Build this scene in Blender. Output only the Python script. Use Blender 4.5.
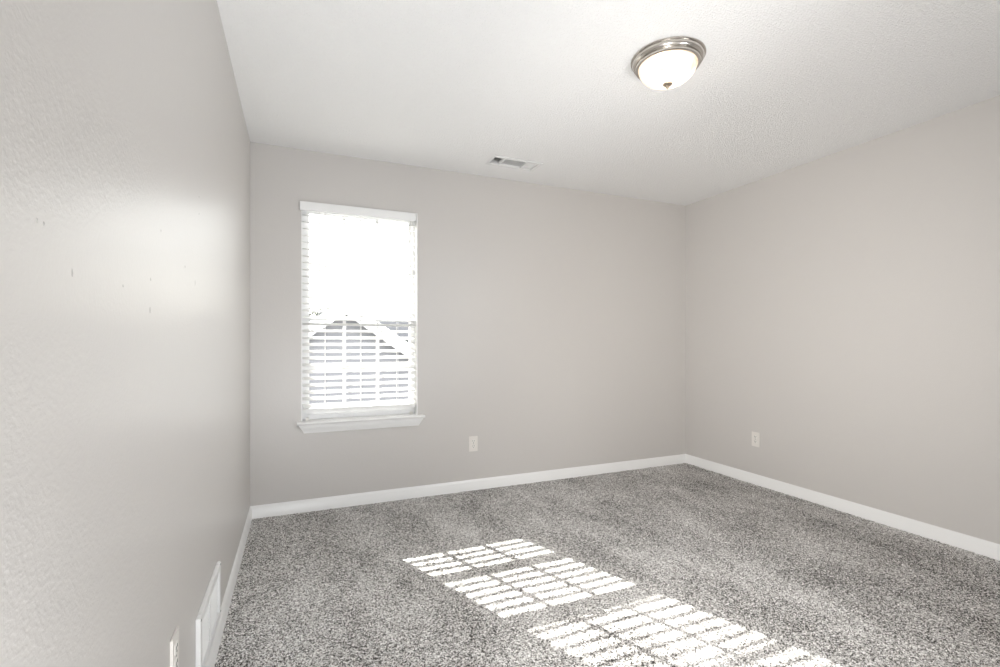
import bpy, bmesh, math, random
import numpy as np
from mathutils import Vector, Matrix

for o in list(bpy.data.objects):
    bpy.data.objects.remove(o)
S = bpy.context.scene
COL = S.collection
random.seed(7)
LAMP_W = 0.7                                                # each bulb of the ceiling light
R = math.radians

# ---------------------------------------------------------------- camera
XL, XR, YB, YR, H = -0.2825, 3.393, 3.464, -0.36, 2.44   # room: left, right, back, rear planes, height
cd = bpy.data.cameras.new('camera')
cam = bpy.data.objects.new('camera', cd)
COL.objects.link(cam)
cam.location = (0, 0, 1.1438)
cam.rotation_euler = (R(90), 0, R(-23.07))
cd.sensor_fit = 'HORIZONTAL'
cd.sensor_width = 36
cd.lens = 475.35 * 36 / 1000
cd.shift_y = 0.0086
cd.clip_start = 0.02
S.camera = cam

# ---------------------------------------------------------------- view, world, sun, daylight
S.view_settings.view_transform = 'Standard'
S.view_settings.look = 'None'
S.view_settings.gamma = 1
S.view_settings.use_curve_mapping = False
S.view_settings.exposure = 0.20
S.cycles.use_denoising = True

SUN_DIR = Vector((0.402, -1.0, -0.717)).normalized()      # direction the sunlight travels
W = bpy.data.worlds.new('sky'); S.world = W
W.use_nodes = True
wn = W.node_tree; wn.nodes.clear()
sky = wn.nodes.new('ShaderNodeTexSky')
sky.sky_type = 'NISHITA'; sky.sun_disc = False
sky.sun_elevation = R(33.9); sky.sun_rotation = math.atan2(-SUN_DIR.x, -SUN_DIR.y)
sky.air_density = 1.2; sky.dust_density = 3.0
bg1 = wn.nodes.new('ShaderNodeBackground'); bg1.inputs['Strength'].default_value = 0.15
wn.links.new(sky.outputs[0], bg1.inputs['Color'])
bg2 = wn.nodes.new('ShaderNodeBackground')                # bright thin overcast over the blue
bg2.inputs['Color'].default_value = (1, 0.99, 0.975, 1); bg2.inputs['Strength'].default_value = 3.2
addb = wn.nodes.new('ShaderNodeAddShader')
wout = wn.nodes.new('ShaderNodeOutputWorld')
wn.links.new(bg1.outputs[0], addb.inputs[0]); wn.links.new(bg2.outputs[0], addb.inputs[1])
wn.links.new(addb.outputs[0], wout.inputs['Surface'])

ld = bpy.data.lights.new('sun', 'SUN'); ld.energy = 18; ld.angle = R(0.32); ld.color = (1, 0.965, 0.92)
sun = bpy.data.objects.new('sun', ld); COL.objects.link(sun)
sun.rotation_euler = SUN_DIR.to_track_quat('-Z', 'Y').to_euler()
sun.location = (-4, 12, 9)


# unseen fill lights added beside and behind the camera: an area light turned up and spots aimed at the ceiling, the carpet and the far corner
def add_light(name, kind, loc, aim, watts, col, **kw):
    d = bpy.data.lights.new(name, kind); d.energy = watts; d.color = col
    for k, v in kw.items(): setattr(d, k, v)
    o = bpy.data.objects.new(name, d); COL.objects.link(o)
    o.location = loc; o.rotation_euler = (Vector(aim) - Vector(loc)).to_track_quat('-Z', 'Y').to_euler()
    return o


COOL, SOFT = (0.945, 0.970, 1.0), (1.0, 0.966, 0.93)
add_light('left_fill', 'AREA', (-0.1, -0.12, 0.5), (0.6, 0.68, 1.25), 29, COOL, shape='RECTANGLE', size=0.2, size_y=0.6)
add_light('ceiling_fill', 'SPOT', (2.1, -0.2, 0.5), (-0.1, 2.6, 2.44), 128, COOL, spot_size=R(76), spot_blend=1, shadow_soft_size=0.25)
add_light('carpet_fill', 'SPOT', (2.2, -0.2, 2.1), (0.5, 2.4, 0), 82, COOL, spot_size=R(80), spot_blend=1, shadow_soft_size=0.2)
add_light('corner_fill', 'SPOT', (-0.13, -0.2, 0.8), (3.3, 3.0, 0.5), 168, SOFT, spot_size=R(70), spot_blend=1, shadow_soft_size=0.1)
add_light('corner_fill', 'SPOT', (-0.13, -0.2, 0.8), (3.2, 3.0, 2.15), 152, SOFT, spot_size=R(64), spot_blend=1, shadow_soft_size=0.1)

# ---------------------------------------------------------------- materials
def new_mat(name):
    m = bpy.data.materials.new(name); m.use_nodes = True
    nt = m.node_tree
    return m, nt, nt.nodes['Principled BSDF']


def add_bump(nt, bsdf, layers, strength, dist):
    """layers: list of (noise scale, detail, weight, low, high)"""
    tc = nt.nodes.new('ShaderNodeTexCoord')
    prev = None
    for sc, det, w, lo, hi in layers:
        n = nt.nodes.new('ShaderNodeTexNoise'); n.inputs['Scale'].default_value = sc; n.inputs['Detail'].default_value = det
        nt.links.new(tc.outputs['Object'], n.inputs['Vector'])
        mr = nt.nodes.new('ShaderNodeMapRange'); mr.interpolation_type = 'SMOOTHSTEP'
        mr.inputs['From Min'].default_value = lo; mr.inputs['From Max'].default_value = hi
        mr.inputs['To Max'].default_value = w
        nt.links.new(n.outputs['Fac'], mr.inputs['Value'])
        if prev is None:
            prev = mr.outputs[0]
        else:
            a = nt.nodes.new('ShaderNodeMath'); a.operation = 'ADD'
            nt.links.new(prev, a.inputs[0]); nt.links.new(mr.outputs[0], a.inputs[1]); prev = a.outputs[0]
    b = nt.nodes.new('ShaderNodeBump'); b.inputs['Strength'].default_value = strength; b.inputs['Distance'].default_value = dist
    nt.links.new(prev, b.inputs['Height']); nt.links.new(b.outputs[0], bsdf.inputs['Normal'])


def plain(name, col, rough=0.5, metal=0.0, spec=0.5, bump=None):
    m, nt, b = new_mat(name)
    b.inputs['Base Color'].default_value = (*col, 1)
    b.inputs['Roughness'].default_value = rough
    b.inputs['Metallic'].default_value = metal
    b.inputs['Specular IOR Level'].default_value = spec
    if bump:
        add_bump(nt, b, *bump)
    return m


M = {}
M['wall'] = plain('wall_paint', (0.60, 0.577, 0.553), 0.35, 0, 0.5, ([(150, 2, 1.0, .35, .7), (45, 1, .6, .3, .7)], 0.13, 0.0012))
M['ceiling'] = plain('ceiling_texture', (0.915, 0.91, 0.90), 0.9, 0, 0.2, ([(120, 3, 1.0, .45, .62), (260, 2, .5, .3, .7)], 0.55, 0.004))
M['trim'] = plain('trim_enamel', (0.88, 0.88, 0.87), 0.32)
M['vinyl'] = plain('white_vinyl', (0.85, 0.85, 0.85), 0.35)
M['blind'] = plain('blind_white', (0.84, 0.84, 0.83), 0.4)
M['cord'] = plain('white_cord', (0.78, 0.78, 0.77), 0.8)
M['plate'] = plain('almond_plastic', (0.77, 0.74, 0.70), 0.35)
M['plate_white'] = plain('white_plastic', (0.80, 0.78, 0.74), 0.35)
M['dark'] = plain('dark_slot', (0.06, 0.055, 0.05), 0.7)
M['register'] = plain('register_enamel', (0.82, 0.82, 0.81), 0.35)
M['duct'] = plain('duct_interior', (0.045, 0.045, 0.045), 0.7)
M['scuff'] = plain('scuff', (0.48, 0.465, 0.445), 0.8)
M['screw'] = plain('screw_metal', (0.35, 0.35, 0.35), 0.4, 0.8)
M['brass'] = plain('finial_metal', (0.55, 0.47, 0.38), 0.3, 1.0)


def nickel():
    m, nt, b = new_mat('brushed_nickel')
    b.inputs['Base Color'].default_value = (0.60, 0.57, 0.53, 1)
    b.inputs['Metallic'].default_value = 1
    b.inputs['Roughness'].default_value = 0.24
    add_bump(nt, b, [(90, 3, 1, .3, .7)], 0.04, 0.0006)
    return m


M['nickel'] = nickel()


def glass_shade():
    """thin veined glass: part clear, part milky, so the bulbs inside both shine through it and light it up"""
    m = bpy.data.materials.new('lit_alabaster_glass'); m.use_nodes = True
    nt = m.node_tree; nt.nodes.clear()
    N = nt.nodes.new; L = nt.links.new
    tc = N('ShaderNodeTexCoord')
    n = N('ShaderNodeTexNoise'); n.inputs['Scale'].default_value = 7; n.inputs['Detail'].default_value = 4
    n.inputs['Distortion'].default_value = 1.4
    L(tc.outputs['Object'], n.inputs['Vector'])
    cr = N('ShaderNodeValToRGB'); e = cr.color_ramp.elements
    e[0].position = 0.36; e[0].color = (0.40, 0.33, 0.24, 1); e[1].position = 0.52; e[1].color = (0.95, 0.93, 0.90, 1)
    L(n.outputs['Fac'], cr.inputs[0])
    tr = N('ShaderNodeBsdfTransparent'); tl = N('ShaderNodeBsdfTranslucent'); df = N('ShaderNodeBsdfDiffuse'); gl = N('ShaderNodeBsdfGlossy')
    gl.inputs['Roughness'].default_value = 0.15
    for q in (tl, df):
        L(cr.outputs[0], q.inputs['Color'])
    m1 = N('ShaderNodeMixShader'); m1.inputs[0].default_value = 0.5; L(df.outputs[0], m1.inputs[1]); L(tl.outputs[0], m1.inputs[2])
    m2 = N('ShaderNodeMixShader'); m2.inputs[0].default_value = 0.45; L(m1.outputs[0], m2.inputs[1]); L(tr.outputs[0], m2.inputs[2])
    m3 = N('ShaderNodeMixShader'); m3.inputs[0].default_value = 0.04; L(m2.outputs[0], m3.inputs[1]); L(gl.outputs[0], m3.inputs[2])
    o = N('ShaderNodeOutputMaterial'); L(m3.outputs[0], o.inputs[0])
    return m


M['shade'] = glass_shade()


def pane_glass():
    m = bpy.data.materials.new('window_glass'); m.use_nodes = True
    nt = m.node_tree; nt.nodes.clear()
    t = nt.nodes.new('ShaderNodeBsdfTransparent'); t.inputs[0].default_value = (0.97, 0.98, 0.975, 1)
    g = nt.nodes.new('ShaderNodeBsdfGlossy'); g.inputs['Roughness'].default_value = 0.02
    fr = nt.nodes.new('ShaderNodeFresnel'); fr.inputs['IOR'].default_value = 1.3
    mx = nt.nodes.new('ShaderNodeMixShader'); o = nt.nodes.new('ShaderNodeOutputMaterial')
    nt.links.new(fr.outputs[0], mx.inputs[0]); nt.links.new(t.outputs[0], mx.inputs[1]); nt.links.new(g.outputs[0], mx.inputs[2])
    nt.links.new(mx.outputs[0], o.inputs[0])
    return m


M['glass'] = pane_glass()


def carpet_mat():
    m, nt, b = new_mat('flecked_carpet')
    N = nt.nodes.new; L = nt.links.new
    tc = N('ShaderNodeTexCoord')
    v = N('ShaderNodeTexVoronoi'); v.inputs['Scale'].default_value = 240; v.inputs['Randomness'].default_value = 1
    L(tc.outputs['Object'], v.inputs['Vector'])
    sep = N('ShaderNodeSeparateColor'); L(v.outputs['Color'], sep.inputs[0])
    fine = N('ShaderNodeTexNoise'); fine.inputs['Scale'].default_value = 300; fine.inputs['Detail'].default_value = 2
    L(tc.outputs['Object'], fine.inputs['Vector'])
    # broad patches where the pile lies another way (feet, vacuum strokes)
    mp = N('ShaderNodeMapping'); mp.inputs['Scale'].default_value = (1.5, 0.75, 1); mp.inputs['Rotation'].default_value = (0, 0, R(24))
    L(tc.outputs['Object'], mp.inputs['Vector'])
    br = N('ShaderNodeTexNoise'); br.inputs['Scale'].default_value = 2.3; br.inputs['Detail'].default_value = 4; br.inputs['Roughness'].default_value = 0.6
    L(mp.outputs[0], br.inputs['Vector'])
    s1 = N('ShaderNodeMath'); s1.operation = 'MULTIPLY_ADD'; s1.inputs[1].default_value = 1.05
    L(sep.outputs[0], s1.inputs[0])
    s2 = N('ShaderNodeMath'); s2.operation = 'MULTIPLY_ADD'; s2.inputs[1].default_value = 0.5
    L(fine.outputs['Fac'], s2.inputs[0]); s2.inputs[2].default_value = -0.27
    L(s2.outputs[0], s1.inputs[2])
    s3 = N('ShaderNodeMath'); s3.operation = 'MULTIPLY_ADD'; s3.inputs[1].default_value = 0.85
    L(br.outputs['Fac'], s3.inputs[0]); s3.inputs[2].default_value = -0.425
    s4 = N('ShaderNodeMath'); s4.operation = 'ADD'; L(s1.outputs[0], s4.inputs[0]); L(s3.outputs[0], s4.inputs[1])
    cr = N('ShaderNodeValToRGB')
    e = cr.color_ramp.elements
    e[0].position = 0.10; e[0].color = (0.05, 0.046, 0.042, 1)
    e[1].position = 0.93; e[1].color = (0.92, 0.905, 0.885, 1)
    k = e.new(0.36); k.color = (0.34, 0.325, 0.308, 1)
    k = e.new(0.62); k.color = (0.60, 0.585, 0.565, 1)
    L(s4.outputs[0], cr.inputs[0]); L(cr.outputs[0], b.inputs['Base Color'])
    b.inputs['Roughness'].default_value = 1.0
    b.inputs['Specular IOR Level'].default_value = 0.1
    return m


M['carpet'] = carpet_mat()


def siding_mat(name, col):
    m, nt, b = new_mat(name)
    N = nt.nodes.new; L = nt.links.new
    tc = N('ShaderNodeTexCoord'); w = N('ShaderNodeTexWave'); w.wave_type = 'BANDS'; w.bands_direction = 'Z'; w.wave_profile = 'SAW'
    w.inputs['Scale'].default_value = 1.6
    L(tc.outputs['Object'], w.inputs['Vector'])
    bp = N('ShaderNodeBump'); bp.inputs['Strength'].default_value = .6; bp.inputs['Distance'].default_value = .02
    L(w.outputs['Fac'], bp.inputs['Height']); L(bp.outputs[0], b.inputs['Normal'])
    b.inputs['Base Color'].default_value = (*col, 1); b.inputs['Roughness'].default_value = .7
    return m


M['siding'] = siding_mat('grey_siding', (0.215, 0.215, 0.235))
M['shingle'] = plain('grey_shingle', (0.13, 0.13, 0.14), 0.9, 0, .3, ([(12, 3, 1, .3, .7)], .5, .02))
M['white_paint'] = plain('exterior_white', (0.85, 0.85, 0.85), 0.6)
M['leaf'] = plain('pale_foliage', (0.12, 0.125, 0.115), 0.9)
M['bark'] = plain('bark', (0.25, 0.21, 0.18), 0.9)
M['yard'] = plain('yard_grass', (0.2, 0.21, 0.17), 1.0, 0, .2, ([(3, 4, 1, .3, .7)], .5, .05))


# ---------------------------------------------------------------- mesh helpers
def obj(name, bm, mat, parent=None, smooth=False, loc=None):
    me = bpy.data.meshes.new(name)
    bmesh.ops.recalc_face_normals(bm, faces=bm.faces)
    bm.to_mesh(me); bm.free()
    if mat:
        me.materials.append(mat)
    if smooth:
        for p in me.polygons:
            p.use_smooth = True
        me.set_sharp_from_angle(angle=R(38))
    o = bpy.data.objects.new(name, me); COL.objects.link(o)
    if parent:
        o.parent = parent
    if loc:
        o.location = loc
    return o


def empty(name, loc=(0, 0, 0), rz=0):
    o = bpy.data.objects.new(name, None); COL.objects.link(o)
    o.location = loc; o.rotation_euler = (0, 0, rz); o.empty_display_size = 0.05
    return o


def tag(o, label, cat, group=None, kind=None):
    o['label'] = label; o['category'] = cat
    if group: o['group'] = group
    if kind: o['kind'] = kind
    return o


def struct(o, label=None, cat=None):
    o['kind'] = 'structure'
    if label: o['label'] = label
    if cat: o['category'] = cat
    return o


def box(bm, x0, x1, y0, y1, z0, z1, bev=0.0, mat=None):
    r = bmesh.ops.create_cube(bm, size=1)
    vs = r['verts']
    mm = Matrix.Translation(((x0 + x1) / 2, (y0 + y1) / 2, (z0 + z1) / 2)) @ Matrix.Diagonal((x1 - x0, y1 - y0, z1 - z0, 1))
    if mat: mm = mat @ mm
    bmesh.ops.transform(bm, matrix=mm, verts=vs)
    if bev:
        es = list({e for v in vs for e in v.link_edges})
        bmesh.ops.bevel(bm, geom=es, offset=bev, segments=2, affect='EDGES', clamp_overlap=True)
    return bm


def bx(*a, **k):
    return box(bmesh.new(), *a, **k)


def prism(bm, prof, axis, a, b):
    """closed profile of (p, q) extruded along an axis from a to b; axis 'x': (y, z), 'y': (x, z)."""
    def P(pq, t):
        return (t, pq[0], pq[1]) if axis == 'x' else (pq[0], t, pq[1])
    va = [bm.verts.new(P(p, a)) for p in prof]; vb = [bm.verts.new(P(p, b)) for p in prof]
    n = len(prof)
    for i in range(n):
        bm.faces.new((va[i], va[(i + 1) % n], vb[(i + 1) % n], vb[i]))
    bm.faces.new(va); bm.faces.new(list(reversed(vb)))
    return bm


def lathe(prof, seg=96):
    bm = bmesh.new(); rings = []
    for r, z in prof:
        if r < 1e-6:
            rings.append([bm.verts.new((0, 0, z))])
        else:
            rings.append([bm.verts.new((r * math.cos(2 * math.pi * k / seg), r * math.sin(2 * math.pi * k / seg), z)) for k in range(seg)])
    for A, B in zip(rings, rings[1:]):
        for k in range(seg):
            k2 = (k + 1) % seg
            if len(A) == 1 and len(B) == 1: continue
            if len(A) == 1: bm.faces.new((A[0], B[k], B[k2]))
            elif len(B) == 1: bm.faces.new((A[k], B[0], A[k2]))
            else: bm.faces.new((A[k], B[k], B[k2], A[k2]))
    return bm


def tube(bm, pts, r, seg=8):
    pts = [Vector(p) for p in pts]; rings = []
    for i, p in enumerate(pts):
        d = (pts[min(i + 1, len(pts) - 1)] - pts[max(i - 1, 0)]).normalized()
        u = d.cross(Vector((0.31, 0.9, 0.2))).normalized(); w = d.cross(u)
        rr = r[i] if isinstance(r, (list, tuple)) else r
        rings.append([bm.verts.new(p + rr * (math.cos(2 * math.pi * k / seg) * u + math.sin(2 * math.pi * k / seg) * w)) for k in range(seg)])
    for A, B in zip(rings, rings[1:]):
        for k in range(seg):
            bm.faces.new((A[k], A[(k + 1) % seg], B[(k + 1) % seg], B[k]))
    bm.faces.new(rings[0]); bm.faces.new(list(reversed(rings[-1])))
    return bm


def slab_with_hole(u, v, t, to3):
    """u, v: [lo, hole lo, hole hi, hi]; t: (front, back); to3(u, v, t) -> point. One watertight slab with a rectangular hole."""
    bm = bmesh.new()
    g = {(i, j, k): bm.verts.new(to3(u[i], v[j], t[k])) for i in range(4) for j in range(4) for k in range(2)}
    for k in range(2):
        for i in range(3):
            for j in range(3):
                if (i, j) != (1, 1):
                    bm.faces.new((g[i, j, k], g[i + 1, j, k], g[i + 1, j + 1, k], g[i, j + 1, k]))

    def side(a, b):
        bm.faces.new((g[a[0], a[1], 0], g[b[0], b[1], 0], g[b[0], b[1], 1], g[a[0], a[1], 1]))
    for i in range(3):
        side((i, 0), (i + 1, 0)); side((i, 3), (i + 1, 3)); side((0, i), (0, i + 1)); side((3, i), (3, i + 1))
    side((1, 1), (2, 1)); side((1, 2), (2, 2)); side((1, 1), (1, 2)); side((2, 1), (2, 2))
    return bm


# ---------------------------------------------------------------- room shell
WX0, WX1, WZ0, WZ1 = 0.024, 0.813, 0.590, 2.092            # window opening in the back wall
T = 0.15
VX0, VX1, VY0, VY1 = 1.266, 1.612, 3.065, 3.190            # ceiling register neck
GY0, GY1, GZ0, GZ1 = 1.696, 2.058, 0.128, 0.284            # return grille neck in the left wall

o = obj('wall_back', slab_with_hole([XL - T, WX0, WX1, XR + T], [-0.2, WZ0, WZ1, H + .1], (YB, YB + T), lambda u, v, t: (u, t, v)), M['wall'])
struct(o)
o = obj('wall_left', slab_with_hole([YR - T, GY0, GY1, YB], [-0.2, GZ0, GZ1, H + .1], (XL, XL - T), lambda u, v, t: (t, u, v)), M['wall'])
struct(o); WALL_LEFT = o
struct(obj('wall_right', bx(XR, XR + T, YR - T, YB, -0.2, H + .1), M['wall']))
struct(obj('wall_rear', bx(XL, XR, YR - T, YR, -0.2, H + .1), M['wall']))
struct(obj('ceiling', slab_with_hole([XL, VX0, VX1, XR], [YR, VY0, VY1, YB], (H, H + .1), lambda u, v, t: (u, v, t)), M['ceiling']))


def carpet_floor():
    """the carpet with its tufts as real relief: a fine grid with a random pile height at each tuft"""
    step = 0.0052
    nx = int((XR - XL) / step); ny = int((YB - YR) / step)
    xs = np.linspace(XL, XR, nx + 1); ys = np.linspace(YR, YB, ny + 1)
    rng = np.random.default_rng(3)
    z = rng.normal(0, 1, (ny + 1, nx + 1))
    z = (z + .35 * (np.roll(z, 1, 0) + np.roll(z, 1, 1))) * 0.0013
    z += 0.0012 * np.sin(xs * 9.1)[None, :] * np.sin(ys * 7.3)[:, None]
    X, Y = np.meshgrid(xs, ys)
    jx = rng.uniform(-.3, .3, X.shape) * step; jy = rng.uniform(-.3, .3, X.shape) * step
    jx[:, [0, -1]] = 0; jy[[0, -1], :] = 0
    z[:, [0, -1]] = -.004; z[[0, -1], :] = -.004
    co = np.stack([X + jx, Y + jy, np.clip(z, -.007, .007)], -1).reshape(-1, 3).astype(np.float32)
    i = np.arange(ny)[:, None] * (nx + 1) + np.arange(nx)[None, :]
    q = np.stack([i, i + 1, i + nx + 2, i + nx + 1], -1).reshape(-1).astype(np.int32)
    me = bpy.data.meshes.new('floor')
    me.vertices.add(len(co)); me.vertices.foreach_set('co', co.ravel())
    me.loops.add(len(q)); me.loops.foreach_set('vertex_index', q)
    n = len(q) // 4
    me.polygons.add(n)
    me.polygons.foreach_set('loop_start', np.arange(n, dtype=np.int32) * 4)
    me.polygons.foreach_set('use_smooth', np.ones(n, dtype=bool))
    me.update(calc_edges=True)
    me.materials.append(M['carpet'])
    fo = bpy.data.objects.new('floor', me); COL.objects.link(fo)
    return struct(fo)


carpet_floor()

# baseboards: flat face, small step and rounded top
BB = [(0, -.006), (.013, -.006), (.013, .055), (.0115, .0575), (.0118, .060), (.0095, .067), (.006, .074), (.0035, .0795), (.002, .082), (0, .082)]
bm = prism(bmesh.new(), [(YB - p, q) for p, q in BB], 'x', XL, XR)
struct(obj('baseboard_back', bm, M['trim'], smooth=True))
bm = prism(bmesh.new(), [(XL + p, q) for p, q in BB], 'y', YR, YB - .0005)
struct(obj('baseboard_left', bm, M['trim'], smooth=True))
bm = prism(bmesh.new(), [(XR - p, q) for p, q in BB], 'y', YR, YB - .0005)
struct(obj('baseboard_right', bm, M['trim'], smooth=True))
bm = prism(bmesh.new(), [(YR + p, q) for p, q in BB], 'x', XL + .013, XR - .013)
struct(obj('baseboard_rear', bm, M['trim'], smooth=True))

# small nicks and rub marks on the left wall
for k, (y, z, ry, rz) in enumerate([(0.729, 1.287, .003, .004), (0.745, 1.287, .003, .004), (0.824, 1.238, .003, .008), (1.196, 1.211, .006, .008),
                                    (1.668, 1.321, .006, .010), (1.731, 1.596, .005, .004), (1.731, 1.543, .005, .004), (1.029, 1.243, .004, .004),
                                    (1.53, 1.350, .006, .004), (1.282, 1.394, .004, .004), (1.20, 1.275, .004, .004)]):
    bm = bmesh.new()
    n = 9
    ring = [bm.verts.new((XL + .0001, y + ry * math.cos(6.283 * i / n) * random.uniform(.6, 1.1), z + rz * math.sin(6.283 * i / n) * random.uniform(.6, 1.1))) for i in range(n)]
    top = bm.verts.new((XL + .0009, y, z))
    for i in range(n):
        bm.faces.new((ring[i], ring[(i + 1) % n], top))
    obj('scuff_mark', bm, M['scuff'], WALL_LEFT)


# ---------------------------------------------------------------- window in the back wall
win = empty('window_1', ((WX0 + WX1) / 2, YB + .1, WZ0)); struct(win)
INV = lambda o, p: setattr(o, 'matrix_parent_inverse', Matrix.Translation(-p.location))


def wpart(name, bm, mat, parent=win, smooth=False):
    q = obj(name, bm, mat, parent, smooth)
    if parent is win: INV(q, win)
    return q


# painted lining of the opening
bm = bmesh.new()
box(bm, WX0 - .001, WX0 + .005, YB - .001, YB + T, WZ0, WZ1)
box(bm, WX1 - .005, WX1 + .001, YB - .001, YB + T, WZ0, WZ1)
box(bm, WX0 + .005, WX1 - .005, YB - .001, YB + T, WZ1 - .005, WZ1 + .001)
wpart('jamb_lining', bm, M['trim'])
FX0, FX1, FZ0, FZ1 = WX0 + .005, WX1 - .005, WZ0 + .018, WZ1 - .005
Y0 = YB + .068
bm = bmesh.new()
box(bm, FX0, FX0 + .028, Y0, YB + T + .01, FZ0, FZ1, .002)
box(bm, FX1 - .018, FX1, Y0, YB + T + .01, FZ0, FZ1, .002)
box(bm, FX0 + .028, FX1 - .018, Y0, YB + T + .01, FZ1 - .020, FZ1, .002)
box(bm, FX0 + .028, FX1 - .018, Y0, YB + T + .01, FZ0, FZ0 + .035, .002)
wpart('window_frame', bm, M['vinyl'], smooth=True)
ZM = 1.313


def sash(name, yc, z0, z1, meet):
    x0, x1 = FX0 + .026, FX1 - .016
    st = .020
    bm = bmesh.new()
    box(bm, x0, x0 + st, yc - .014, yc + .014, z0, z1, .002)
    box(bm, x1 - st, x1, yc - .014, yc + .014, z0, z1, .002)
    b0, b1 = (.042, .030) if meet == 'top' else (.030, .024)
    box(bm, x0 + st, x1 - st, yc - .014, yc + .014, z0, z0 + b0, .002)
    box(bm, x0 + st, x1 - st, yc - .014, yc + .014, z1 - b1, z1, .002)
    s = wpart(name, bm, M['vinyl'], smooth=True)
    gx0, gx1, gz0, gz1 = x0 + st, x1 - st, z0 + b0, z1 - b1
    p = obj('glass_pane', bx(gx0 - .002, gx1 + .002, yc - .002, yc + .002, gz0 - .002, gz1 + .002), M['glass'], s)
    bm = bmesh.new()
    for k in (1, 2):
        xm = gx0 + (gx1 - gx0) * k / 3
        box(bm, xm - .011, xm + .011, yc - .007, yc + .007, gz0, gz1, .002)
    zm = .963 if meet == 'top' else (gz0 + gz1) / 2
    for a, b_ in ((gx0, gx1),):
        box(bm, a, b_, yc - .0065, yc + .0065, zm - .013, zm + .013, .002)
    obj('muntin_grid', bm, M['vinyl'], s, smooth=True)
    return s


lo = sash('lower_sash', Y0 + .022, FZ0 + .035, ZM + .015, 'top')
up = sash('upper_sash', Y0 + .053, ZM - .015, FZ1 - .020, 'bottom')
bm = bx(.40, .45, Y0 + .004, Y0 + .026, ZM + .015, ZM + .026, .003)
obj('sash_lock', bm, M['vinyl'], lo, smooth=True)
# stool with rounded nose, and tapered apron below it
bm = bmesh.new()
prof = [(YB - .042, .593), (YB - .046, .599), (YB - .042, .606), (YB - .038, .609), (Y0 + .002, .609), (Y0 + .002, .588), (YB - .038, .588)]
prism(bm, prof, 'x', WX0 + .0055, WX1 - .0055)
for a, b_ in ((-.004, WX0 + .0055), (WX1 - .0055, .862)):
    prism(bm, [(y if y < YB else YB, z) for y, z in prof], 'x', a, b_)
wpart('sill', bm, M['trim'], smooth=True)
bm = bmesh.new()
rows = [(YB - .034, .588, .006, .852), (YB - .033, .577, .012, .846), (YB - .022, .555, .026, .834), (YB - .014, .537, .036, .824), (YB - .012, .530, .040, .821), (YB, .530, .040, .821), (YB, .588, .006, .852)]
A = [bm.verts.new((r[2], r[0], r[1])) for r in rows]; B = [bm.verts.new((r[3], r[0], r[1])) for r in rows]
for i in range(len(rows)):
    j = (i + 1) % len(rows); bm.faces.new((A[i], A[j], B[j], B[i]))
bm.faces.new(A); bm.faces.new(list(reversed(B)))
wpart('apron', bm, M['trim'], smooth=True)

# ---------------------------------------------------------------- horizontal blind
BX0, BX1 = WX0 + .007, WX1 - .006
BY = YB + .034                                             # centre of the slats in depth
bl = empty('window_blind', ((BX0 + BX1) / 2, BY, WZ1 - .006))
tag(bl, 'white two-inch slat blind lowered over the window', 'blind')


def bpart(name, bm, mat, parent=bl, smooth=False):
    q = obj(name, bm, mat, parent, smooth)
    if parent is bl: INV(q, bl)
    return q


bpart('headrail', bx(BX0, BX1, BY - .026, BY + .026, WZ1 - .048, WZ1 - .006, .002), M['blind'])
bm = bmesh.new()
vy = YB - .022
prof = [(vy, 2.029), (vy - .003, 2.033), (vy - .003, 2.070), (vy - .006, 2.078), (vy - .006, 2.085), (vy + .010, 2.085), (vy + .010, 2.029)]
prism(bm, prof, 'x', (.014), .789)
for a, b_ in ((.014, .024), (.779, .789)):
    box(bm, a, b_, vy + .010, YB - .0005, 2.029, 2.085)
bpart('valance', bm, M['blind'], smooth=True)
PITCH, TILT = 0.0464, R(20)
z = 0.7085; zs = []
while z < WZ1 - .06:
    zs.append(z); z += PITCH
bm = bmesh.new()
for k, zc in enumerate(zs):
    ca, sa = math.cos(TILT), math.sin(TILT)
    wob = random.uniform(-.0012, .0012)
    n = 6
    topv, botv = [], []
    prof = []
    for i in range(n + 1):
        s = (i / n - .5) * .050
        h = .0007 * (1 - (2 * i / n - 1) ** 2)
        prof.append((s, h + .0015))
    for i in range(n, -1, -1):
        s = (i / n - .5) * .050
        h = .0007 * (1 - (2 * i / n - 1) ** 2)
        prof.append((s, h - .0015))
    prism(bm, [(BY + s * ca - h * sa, zc + wob + s * sa + h * ca) for s, h in prof], 'x', BX0 + .001, BX1 - .001)
bpart('slat_panel', bm, M['blind'], smooth=True)
bpart('bottom_rail', bx(BX0 + .004, BX1 - .004, BY - .026, BY + .026,   .666, .689, .004), M['blind'], smooth=True)
for xc in (.176, .414, .672):
    bm = bmesh.new()
    for yy in (BY - .0262, BY + .0262):
        tube(bm, [(xc, yy, .69), (xc, yy, 1.3), (xc, yy, WZ1 - .02)], .0017, 6)
    for zc in zs:
        tube(bm, [(xc, BY - .0262, zc - .0125), (xc, BY + .0262, zc + .0085)], .0008, 5)
    bpart('ladder_cord', bm, M['cord'])
bm = tube(bmesh.new(), [(.137, vy + .022, 2.045), (.137, vy + .020, 1.9), (.137, vy + .020, 1.42), (.137, vy + .020, 1.40)], [.0022, .003, .003, .0036], 8)
bpart('tilt_wand', bm, M['cord'], smooth=True)
for xc, zb in ((.752, 1.90), (.764, 1.955)):
    c = bpart('lift_cord', tube(bmesh.new(), [(xc, vy + .022, 2.05), (xc, vy + .022, zb)], .0012, 6), M['cord'])
    obj('tassel', tube(bmesh.new(), [(xc, vy + .022, zb), (xc, vy + .022, zb - .012), (xc, vy + .022, zb - .028)], [.0022, .0042, .0052], 8), M['cord'], c, smooth=True).matrix_parent_inverse = c.matrix_world.inverted() if False else Matrix()
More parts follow.
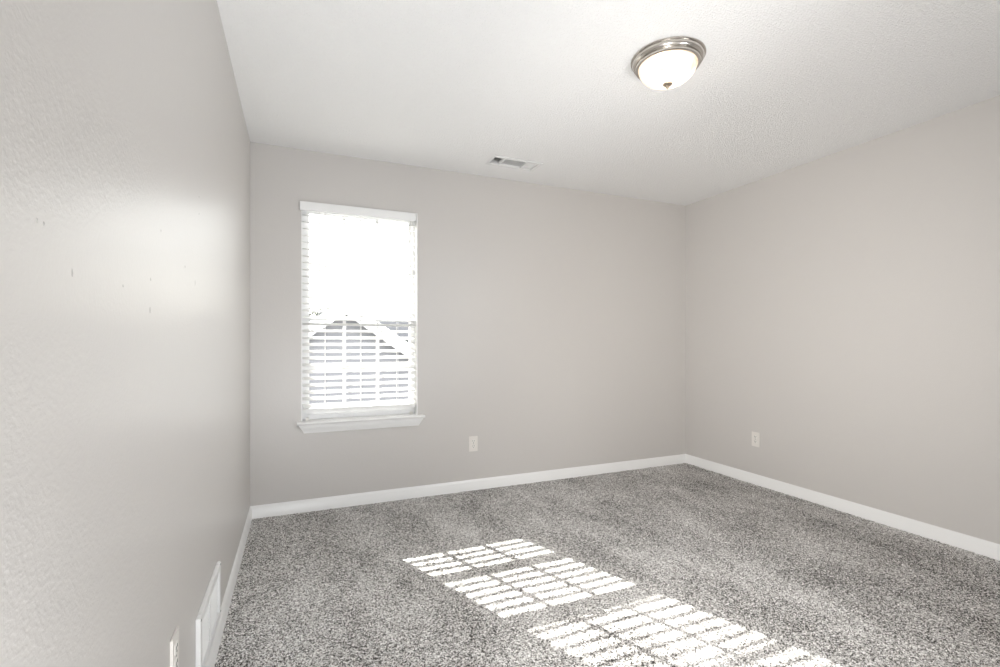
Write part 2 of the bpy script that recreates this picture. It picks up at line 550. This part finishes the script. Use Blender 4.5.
for xc in (.060, .775):
    hb = bx(xc - .010, xc + .010, BY - .012, BY + .012, .609, .628, .002)
    bpart('hold_down_bracket', hb, M['plate_white'])

# ---------------------------------------------------------------- ceiling light
lamp = empty('ceiling_light', (1.555, 1.698, H))
tag(lamp, 'flush dome ceiling light with brushed nickel ring and lit white glass', 'ceiling light')
obj('canopy_ring', lathe([(0.0, -.001), (.160, -.001), (.1625, -.0025), (.1625, -.0055), (.160, -.0075), (.1555, -.008), (.1555, -.011), (.156, -.015), (.1535, -.022), (.149, -.0275), (.1445, -.029),
                          (.1415, -.029), (.1415, -.033), (.1425, -.036), (.141, -.0405), (.1355, -.043), (.129, -.043), (.1265, -.035), (.1265, -.02), (0, -.02)]), M['nickel'], lamp, smooth=True)
prof = [(.1268, -.036)]
for i in range(0, 19):
    a = i / 18 * math.pi / 2
    prof.append((.1268 * math.cos(a) ** .92 if i < 18 else 0.0, -.040 - .078 * math.sin(a)))
obj('glass_shade', lathe(prof), M['shade'], lamp, smooth=True)
obj('finial', lathe([(0, -.1155), (.019, -.1165), (.021, -.119), (.0195, -.122), (.010, -.1245), (.0065, -.127), (.0085, -.130), (.008, -.134), (.0048, -.137), (.0035, -.140), (0, -.1415)], 32), M['brass'], lamp, smooth=True)

obj('reflector_pan', lathe([(0, -.0175), (.1262, -.0175), (.1262, -.0195), (0, -.0195)], 48), M['register'], lamp)
for k in (-1, 1):                                          # the two warm bulbs behind the glass
    pd = bpy.data.lights.new('lamp_bulb', 'POINT'); pd.energy = LAMP_W; pd.color = (1.0, 0.80, 0.60); pd.shadow_soft_size = 0.028
    po = bpy.data.objects.new('lamp_bulb', pd); COL.objects.link(po); po.parent = lamp
    po.location = (k * .055, k * .02, -.062)

# ---------------------------------------------------------------- ceiling air register
vent = empty('ceiling_vent', ((VX0 + VX1) / 2, (VY0 + VY1) / 2, H))
tag(vent, 'white rectangular air register in the ceiling above the window wall', 'air vent')


def tilted(bm, c, size, rot):
    return box(bm, -size[0] / 2, size[0] / 2, -size[1] / 2, size[1] / 2, -size[2] / 2, size[2] / 2, 0, Matrix.Translation(c) @ rot)


hx, hy = (VX1 - VX0) / 2, (VY1 - VY0) / 2
bm = bmesh.new()
f = .026
for a, b_, c, d in ((-hx - .012, -hx + .004, -hy - f, hy + f), (hx - .004, hx + f, -hy - f, hy + f), (-hx + .004, hx - .004, -hy - f, -hy + .004), (-hx + .004, hx - .004, hy - .004, hy + f)):
    box(bm, a, b_, c, d, -.007, -.0005, .0025)
x1, x2 = -hx + .082, hx - .090
for xx in (x1, x2):
    box(bm, xx - .004, xx + .004, -hy + .004, hy - .004, -.006, .012)
obj('frame', bm, M['register'], vent, smooth=True)
bm = bmesh.new()
n = 5
for k in range(n):
    xx = -hx + .010 + (x1 + hx - .018) * (k + .5) / n
    tilted(bm, (xx, 0, .006), (.0015, 2 * hy - .010, .016), Matrix.Rotation(R(44), 4, 'Y'))
obj('end_louver', bm, M['register'], vent)
bm = bmesh.new()
n = 9
for k in range(n):
    yy = -hy + .012 + (2 * hy - .024) * k / (n - 1)
    tilted(bm, ((x1 + x2) / 2, yy, .006), (x2 - x1 - .010, .0015, .019), Matrix.Rotation(R(-48), 4, 'X'))
obj('centre_louver', bm, M['register'], vent)
bm = bmesh.new()
n = 7
for k in range(n):
    xx = x2 + .010 + (hx - x2 - .018) * (k + .5) / n
    tilted(bm, (xx, 0, .006), (.0015, 2 * hy - .010, .018), Matrix.Rotation(R(-52), 4, 'Y'))
obj('end_louver', bm, M['register'], vent)
bm = bmesh.new()
box(bm, -hx, hx, -hy, hy, .022, .18)
for fc in [fc for fc in bm.faces if fc.normal.z < -.5 or (abs(fc.normal.z) > .5 and fc.calc_center_median().z < .05)]:
    bm.faces.remove(fc)
obj('duct_boot', bm, M['duct'], vent)

# ---------------------------------------------------------------- return grille on the left wall
gr = empty('return_air_grille', (XL, (GY0 + GY1) / 2, (GZ0 + GZ1) / 2))
tag(gr, 'white two-panel air return grille low on the left wall', 'air grille')
gy, gz = (GY1 - GY0) / 2, (GZ1 - GZ0) / 2
f = .026
bm = bmesh.new()
for a, b_, c, d in ((-gy - f, -gy + .002, -gz - f, gz + f), (gy - .002, gy + f, -gz - f, gz + f), (-gy + .002, gy - .002, -gz - f, -gz + .002), (-gy + .002, gy - .002, gz - .002, gz + f)):
    box(bm, .0005, .0135, a, b_, c, d, .002)
obj('frame', bm, M['register'], gr, smooth=True)
obj('mullion', bx(.001, .0095, -.007, .007, -gz + .002, gz - .002, .001), M['register'], gr)
for s in (-1, 1):
    bm = bmesh.new()
    n = 13
    for k in range(n):
        zz = -gz + .008 + (2 * gz - .016) * k / (n - 1)
        tilted(bm, (.001, s * (gy + .007) / 2, zz), (.0155, gy - .011, .0013), Matrix.Rotation(R(38), 4, 'Y'))
    obj('louver_panel', bm, M['register'], gr)
for s, zz in ((-1, -gz - .004), (1, -gz - .004), (-1, gz + .017), (1, gz + .017)):
    q = lathe([(0, .0022), (.0025, .0018), (.0042, .0004), (.0042, -.0006), (0, -.0006)], 16)
    bmesh.ops.transform(q, matrix=Matrix.Translation((.0135, s * (gy + .017), zz)) @ Matrix.Rotation(R(90), 4, 'Y'), verts=q.verts)
    obj('screw', q, M['screw'], gr, smooth=True)
bm = bmesh.new()
box(bm, -.135, -.012, -gy, gy, -gz, gz)
for fc in [fc for fc in bm.faces if fc.calc_center_median().x > -.02]:
    bm.faces.remove(fc)
obj('duct_boot', bm, M['duct'], gr)


# ---------------------------------------------------------------- power outlets
def make_outlet(name):
    """faces -y; origin on the wall plane at the plate's centre"""
    e = empty(name)
    bm = bx(-.0355, .0355, -.0062, -.0003, -.058, .058, .0022)
    obj('cover_plate', bm, M['plate'], e, smooth=True)
    for s in (-1, 1):
        bm = bmesh.new()
        pts = []
        for k in range(24):
            a = 2 * math.pi * k / 24
            pts.append((max(-.0165, min(.0165, .0185 * math.cos(a))), max(-.0135, min(.0135, .0175 * math.sin(a)))))
        va = [bm.verts.new((p[0], -.0060, p[1] + s * .0195)) for p in pts]
        vb = [bm.verts.new((p[0] * .95, -.0078, p[1] * .95 + s * .0195)) for p in pts]
        for k in range(24):
            bm.faces.new((va[k], va[(k + 1) % 24], vb[(k + 1) % 24], vb[k]))
        bm.faces.new(vb)
        r = obj('receptacle', bm, M['plate_white'], e)
        for xx, zz, w, h in ((-.0065, .004, .0016, .0045), (.0065, .004, .0016, .0038)):
            obj('slot', bx(xx - w, xx + w, -.0082, -.0076, s * .0195 + zz - h, s * .0195 + zz + h), M['dark'], r)
        q = lathe([(0, .0004), (.0028, .0004), (.0028, -.0002), (0, -.0002)], 16)
        bmesh.ops.transform(q, matrix=Matrix.Translation((0, -.0078, s * .0195 - .0075)) @ Matrix.Rotation(R(90), 4, 'X'), verts=q.verts)
        obj('ground_hole', q, M['dark'], r)
    q = lathe([(0, .0014), (.002, .0012), (.0032, .0002), (.0032, -.0004), (0, -.0004)], 16)
    bmesh.ops.transform(q, matrix=Matrix.Translation((0, -.0062, 0)) @ Matrix.Rotation(R(90), 4, 'X'), verts=q.verts)
    obj('screw', q, M['screw'], e, smooth=True)
    return e


def dup(root):
    r = root.copy(); COL.objects.link(r)
    for ch in list(root.children):
        c = ch.copy(); COL.objects.link(c); c.parent = r
        for g in list(ch.children):
            d = g.copy(); COL.objects.link(d); d.parent = c
    return r


OG = 'duplex power outlets'
ou = make_outlet('power_outlet'); ou.location = (1.250, YB, .358)
tag(ou, 'off-white power outlet on the window wall right of the window', 'outlet', OG)
o2 = dup(ou); o2.location = (XR, 2.712, .362); o2.rotation_euler = (0, 0, R(-90))
tag(o2, 'off-white power outlet low on the wall opposite the air return grille', 'outlet', OG)
o3 = dup(ou); o3.location = (XL, 1.395, .368); o3.rotation_euler = (0, 0, R(90))
tag(o3, 'off-white outlet plate on the left wall beside the air return grille', 'outlet', OG)

# ---------------------------------------------------------------- outside the window
GZ = -2.9
struct(obj('ground', bx(-60, 60, 4.2, 120, GZ - .2, GZ), M['yard']))
house = empty('neighbour_house', (1.1, 12, GZ))
tag(house, 'grey sided gable house with white rake boards seen through the blind', 'house')
AX, AZ, SL, HW, HY0, HY1 = 1.03, 2.06, .705, 4.0, 12.0, 20.0
ez = AZ - SL * HW


def hpart(name, bm, mat, parent=house):
    q = obj(name, bm, mat, parent)
    if parent is house: INV(q, house)
    return q


bm = bmesh.new()
prism(bm, [(AX - HW, GZ), (AX + HW, GZ), (AX + HW, ez), (AX, AZ), (AX - HW, ez)], 'y', HY0, HY1)
hpart('wall', bm, M['siding'])
bm = bmesh.new()
OV = .45
prism(bm, [(AX - HW - OV, ez - SL * OV), (AX, AZ), (AX + HW + OV, ez - SL * OV), (AX + HW + OV, ez - SL * OV + .10), (AX, AZ + .10), (AX - HW - OV, ez - SL * OV + .10)], 'y', HY0 - .32, HY1 + .3)
bmesh.ops.translate(bm, vec=(0, 0, .02), verts=bm.verts)
hpart('roof', bm, M['shingle'])
for s in (-1, 1):
    bm = bmesh.new()
    prism(bm, [(AX, AZ + .10), (AX + s * (HW + OV), ez - SL * OV + .10), (AX + s * (HW + OV), ez - SL * OV - .25), (AX, AZ - .25)], 'y', HY0 - .38, HY0 - .33)
    hpart('rake_board', bm, M['white_paint'])
far = empty('distant_house', (9, 27, GZ))
tag(far, 'farther house with a wide grey roof at the right edge of the window', 'house')
bm = bx(4.6, 17, 29, 35, GZ, .2)
q = obj('wall', bm, M['white_paint'], far); INV(q, far)
bm = prism(bmesh.new(), [(28.5, -.1), (32, 2.5), (35.5, -.1), (35.5, .1), (32, 2.7), (28.5, .1)], 'x', 4.3, 17.4)
q = obj('roof', bm, M['shingle'], far); INV(q, far)


def tree(x, y, h, w, seed, label):
    rng = random.Random(seed)
    e = empty('tree', (x, y, GZ)); tag(e, label, 'tree', 'trees around the houses')
    bm = tube(bmesh.new(), [(0, 0, 0), (.05, 0, h * .35), (.0, .05, h * .62)], [.16, .12, .06], 8)
    obj('trunk', bm, M['bark'], e, smooth=True)
    bm = bmesh.new()
    for k in range(1500):
        a = rng.uniform(0, 6.283); t = rng.uniform(-1, 1); rr = rng.random() ** .4
        p = Vector((math.cos(a) * math.sqrt(1 - t * t) * w * rr, math.sin(a) * math.sqrt(1 - t * t) * w * rr, h * .66 + t * h * .34 * rr))
        p += Vector((rng.gauss(0, .15), rng.gauss(0, .15), rng.gauss(0, .15)))
        u = Vector((rng.gauss(0, 1), rng.gauss(0, 1), rng.gauss(0, 1))).normalized() * .16
        v = u.orthogonal().normalized() * .08
        bm.faces.new([bm.verts.new(p - u), bm.verts.new(p + v), bm.verts.new(p + u), bm.verts.new(p - v)])
    obj('crown', bm, M['leaf'], e)


tree(0.9, 23, 5.6, 1.3, 1, 'pale leafy tree behind the left slope of the grey gable')
tree(5.6, 24.5, 4.3, 1.2, 2, 'pale leafy tree standing in front of the wide grey roof')
